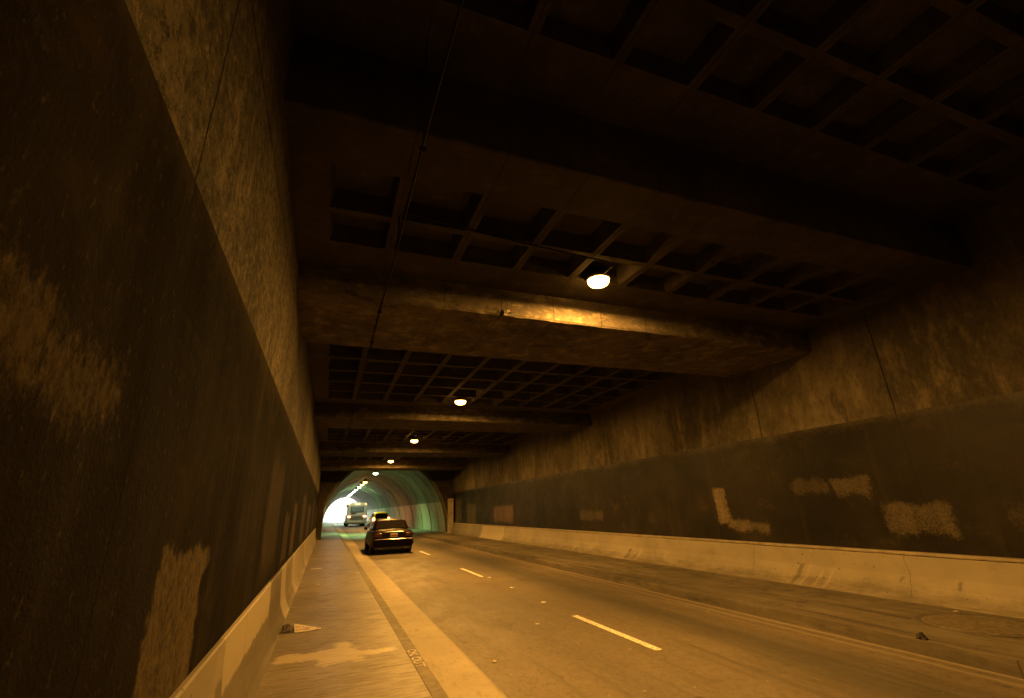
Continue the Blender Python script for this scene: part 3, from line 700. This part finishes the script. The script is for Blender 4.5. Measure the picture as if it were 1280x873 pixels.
def bus(x, y):
    t = thing('bus', 'grey green city bus with red lights on, driving toward the tunnel mouth', 'bus', (x, y, 0))
    pn = plain('bus_paint', (.54, .50, .43), .35, 0, .5, var=.15, scale=1.5, coat=.3)
    def sec(y, w, zb, zt, r): return ring_of(y, [(w * .7, zb), (w, zb + .05), (w, 1.2), (w * .995, 2.2), (w * .965, zt - r), (w * .80, zt - .05), (w * .4, zt)])
    bm = bmesh.new(); loft(bm, [sec(.0, 1.22, .42, 2.96, .30), sec(.08, 1.28, .36, 3.04, .26), sec(.4, 1.30, .34, 3.08, .24), sec(6, 1.30, .34, 3.08, .24), sec(11.6, 1.30, .34, 3.08, .24), sec(11.95, 1.22, .40, 2.98, .3)])
    b = link('body', bm, pn, t, True); md = b.modifiers.new('bev', 'BEVEL'); md.width = .04; md.segments = 2; md.limit_method = 'ANGLE'
    link('window_surround', bx(-.86, .86, -.025, .03, 1.78, 2.56, bev=.05, seg=2), black_p, t)
    link('rear_window', bx(-.78, .78, -.045, .0, 1.86, 2.48, bev=.04, seg=2), plain('bus_glass', (.20, .22, .22), .12, 0, .6), t)
    bm = bmesh.new()
    for k in range(7): box(bm, -.8, .8, -.03, .02, .86 + k * .075, .90 + k * .075)
    link('engine_grille', bm, plain('grille_grey', (.16, .165, .13), .5), t)
    link('route_sign', bx(-.72, -.12, -.04, .02, 1.58, 1.72), black_p, t)
    link('bumper', bx(-1.27, 1.27, -.14, .12, .42, .68, bev=.05, seg=2), plain('bus_bumper', (.33, .31, .22), .5), t)
    for s in (-1, 1):
        for dx in (.90, 1.10):
            bm = bmesh.new(); lathe(bm, [(0, .05), (.075, .045), (.088, .02), (.088, -.03)], n=16)
            for v in bm.verts: v.co = Vector((v.co.x, -v.co.z, v.co.y))
            link('tail_light', bm, tail_lit, t, True, (s * dx, .0, 1.28))
        link('marker_light', bx(*sorted((s * 1.0, s * 1.12)), -.02, .08, 2.80, 2.87, bev=.01), marker_lit, t)
        for k in range(5):
            link('side_window', bx(*sorted((s * 1.285, s * 1.315)), .7 + 2.1 * k, 2.6 + 2.1 * k, 1.5, 2.5, bev=.01), glass, t)
    for dx in (-.22, 0, .22): link('marker_light', bx(dx - .05, dx + .05, -.02, .08, 2.83, 2.90, bev=.01), marker_lit, t)
    wheels(t, (3.2, 9.6), 1.10, .48, .36)
    link('underbody', bx(-1.1, 1.1, .3, 11.6, .28, .40), black_p, t)
bus(3.78, 69.0)

# ------------------------------------------------------------------ litter and small things
def newspaper(x, y, rz):
    t = thing('newspaper', 'crumpled folded newspaper lying at foot of left parapet', 'newspaper', (x, y, KERB), rz)
    paper = Mat('newsprint'); paper.pos()
    n = paper.noise(9, 4, .6); b = paper.noise(40, 2, .5, (1, 4, 1))
    c = paper.mix(paper.ramp(n, .48, .56), (.70, .67, .64), (.46, .33, .30)); c = paper.mix(paper.math('MULTIPLY', paper.ramp(b, .55, .6), .5), c, (.18, .14, .12)); xb = paper.math('SUBTRACT', paper.Y, paper.math('MULTIPLY_ADD', paper.X, .12, -.17)); c = paper.mix(paper.ramp(xb, .035, .02), c, (.85, .80, .72)); c = paper.mix(paper.ramp(paper.X, .025, .012), c, (.85, .80, .72)); paper.set(c, .7, .3)
    bm = bmesh.new(); nx, ny = 14, 9; g = []
    for i in range(nx + 1):
        row = []
        for j in range(ny + 1):
            u, v = i / nx, j / ny
            z = .006 + .022 * (1 - u) ** 2 * v + .002 * math.sin(9 * u + 5 * v)
            row.append(bm.verts.new((.0 + u * .34, -.17 + .04 * u + v * (.50 - .42 * u), z)))
        g.append(row)
    for i in range(nx):
        for j in range(ny): bm.faces.new((g[i][j], g[i + 1][j], g[i + 1][j + 1], g[i][j + 1]))
    o = link('front_page', bm, paper.m, t, True); s = o.modifiers.new('th', 'SOLIDIFY'); s.thickness = .006
    bm = bmesh.new(); g = []
    rr = random.Random(3)
    for i in range(9):
        row = []
        for j in range(7):
            u, v = i / 8, j / 6
            row.append(bm.verts.new((-.02 - u * .14 + rr.uniform(-.012, .012), (v - .5) * .20 + rr.uniform(-.015, .015), .008 + .065 * math.sin(u * 2.6) * (.4 + .6 * v) * (1 - .4 * u) + rr.uniform(0, .02))))
        g.append(row)
    for i in range(8):
        for j in range(6): bm.faces.new((g[i][j], g[i + 1][j], g[i + 1][j + 1], g[i][j + 1]))
    o = link('crumpled_sheet', bm, plain('dark_newsprint', (.09, .07, .06), .8, scale=30, var=.6), t); s = o.modifiers.new('th', 'SOLIDIFY'); s.thickness = .004
newspaper(-.28, 7.98, R(4))
def scrap(name, label, cat, x, y, z, w, d, h, m, seed, group=None):
    rr = random.Random(seed); bm = bmesh.new(); g = []
    n = 6
    for i in range(n + 1):
        row = []
        for j in range(n + 1):
            u, v = i / n - .5, j / n - .5
            k = 1 - .35 * rr.random() * (abs(u) + abs(v))
            row.append(bm.verts.new((u * w * k, v * d * k, .004 + h * rr.random() * (1 - 3.2 * (u * u + v * v)))))
        g.append(row)
    for i in range(n):
        for j in range(n): bm.faces.new((g[i][j], g[i + 1][j], g[i + 1][j + 1], g[i][j + 1]))
    o = link(name, bm, m, loc=(x, y, z)); s = o.modifiers.new('th', 'SOLIDIFY'); s.thickness = .004; s.offset = 1
    return tag(o, label, cat, group)
litter = plain('pale_litter', (.55, .48, .38), .7); darkl = plain('dark_litter', (.03, .026, .022), .8)
scrap('clod', 'small dark clod at the right kerb edge near the camera', 'clod', 6.16 + .1, 3.93, KERB, .08, .10, .09, darkl, 4)
scrap('paper_scrap', 'white paper scrap on right footway at foot of portal post', 'litter', 8.0, 34.0, KERB, .5, .3, .08, litter, 9)
scrap('paper_scrap', 'tiny pale scrap on the asphalt beside the left gutter', 'litter', 1.95, 5.9, .002, .05, .05, .015, litter, 11)
scrap('paper_scrap', 'tiny pale scrap on the asphalt right of the left lane', 'litter', 3.1, 7.3, .002, .07, .05, .015, litter, 12)
scrap('paper_scrap', 'small bluish scrap in middle of left footway beyond newspaper', 'litter', -.05, 12.6, KERB, .10, .08, .02, plain('blue_litter', (.4, .42, .42), .6), 13)
scrap('paper_scrap', 'tiny pale scrap on right footway beside the nearest parapet', 'litter', 8.0, 4.5, KERB, .08, .05, .02, litter, 14)
for i, (x, y, l) in enumerate(((6.27, 15.6, 'row of dark drain holes on right kerb, nearer one'), (6.30, 20.6, 'row of dark drain holes on right kerb, farther one'))):
    t = thing('drain_grate', l, 'drain', (x, y, KERB), 0, 'drain grates on right kerb')
    link('frame', bx(-.06, .06, -.85, .85, -.01, .006, bev=.003), plain('grate_iron', (.13, .11, .08), .6, .3), t)
    for k in range(6): link('slot', bx(-.045, .045, -.74 + k * .28 - .06, -.74 + k * .28 + .06, .0, .009), darkl, t)
cov = thing('utility_cover', 'round worn cover set in right footway at picture edge', 'cover', (7.45, 4.0, KERB))
bm = bmesh.new(); lathe(bm, [(0, .012), (.50, .012), (.52, .006), (.53, -.02)], n=40); link('lid', bm, plain('cover_iron', (.20, .165, .11), .55, .2, scale=14, var=.5), cov)
bm = bmesh.new(); lathe(bm, [(.535, .004), (.58, .014), (.62, .012), (.63, -.02), (.535, -.02)], n=40); link('rim', bm, plain('cover_rim', (.12, .10, .07), .6, scale=10), cov)

# ------------------------------------------------------------------ daylight, camera, look
w = bpy.data.worlds.new('World'); sc.world = w; w.use_nodes = True
nt = w.node_tree; sky = nt.nodes.new('ShaderNodeTexSky'); sky.sky_type = 'NISHITA'; sky.sun_disc = False
sky.sun_elevation = R(52); sky.sun_rotation = R(12)
nt.links.new(sky.outputs[0], nt.nodes['Background'].inputs['Color']); nt.nodes['Background'].inputs['Strength'].default_value = .07
sun = bpy.data.lights.new('sun', 'SUN'); sun.energy = 2; sun.angle = R(.5); sun.color = (1, .96, .9)
so = bpy.data.objects.new('sun', sun); C.objects.link(so)
# light arrives from azimuth 12 deg (clockwise from +y), elevation 52 deg
d = Vector((math.sin(R(12)) * math.cos(R(52)), math.cos(R(12)) * math.cos(R(52)), math.sin(R(52))))
so.rotation_euler = d.to_track_quat('Z', 'Y').to_euler(); so.location = (0, 150, 60)

cam = bpy.data.cameras.new('camera'); co = bpy.data.objects.new('camera', cam); C.objects.link(co); sc.camera = co
rot = Matrix(((0.935237, -0.091589, -0.341970), (-0.352499, -0.330420, -0.875538), (-0.032804, 0.939379, -0.341307)))
co.matrix_world = Matrix.Translation((0, 0, 1.65)) @ rot.to_4x4()
cam.sensor_width = 36; cam.sensor_fit = 'HORIZONTAL'; cam.lens = 575 / 1280 * 36
cam.shift_y = -10 / 1280
cam.clip_start = .05; cam.clip_end = 6000
sc.view_settings.view_transform = 'Standard'; sc.view_settings.look = 'None'; sc.view_settings.gamma = 1; sc.view_settings.use_curve_mapping = False
sc.view_settings.exposure = 4.5
sc.cycles.use_denoising = True
sc.cycles.sample_clamp_indirect = 4; sc.cycles.max_bounces = 8; sc.cycles.diffuse_bounces = 5; sc.cycles.glossy_bounces = 3
sc.cycles.caustics_reflective = False; sc.cycles.caustics_refractive = False
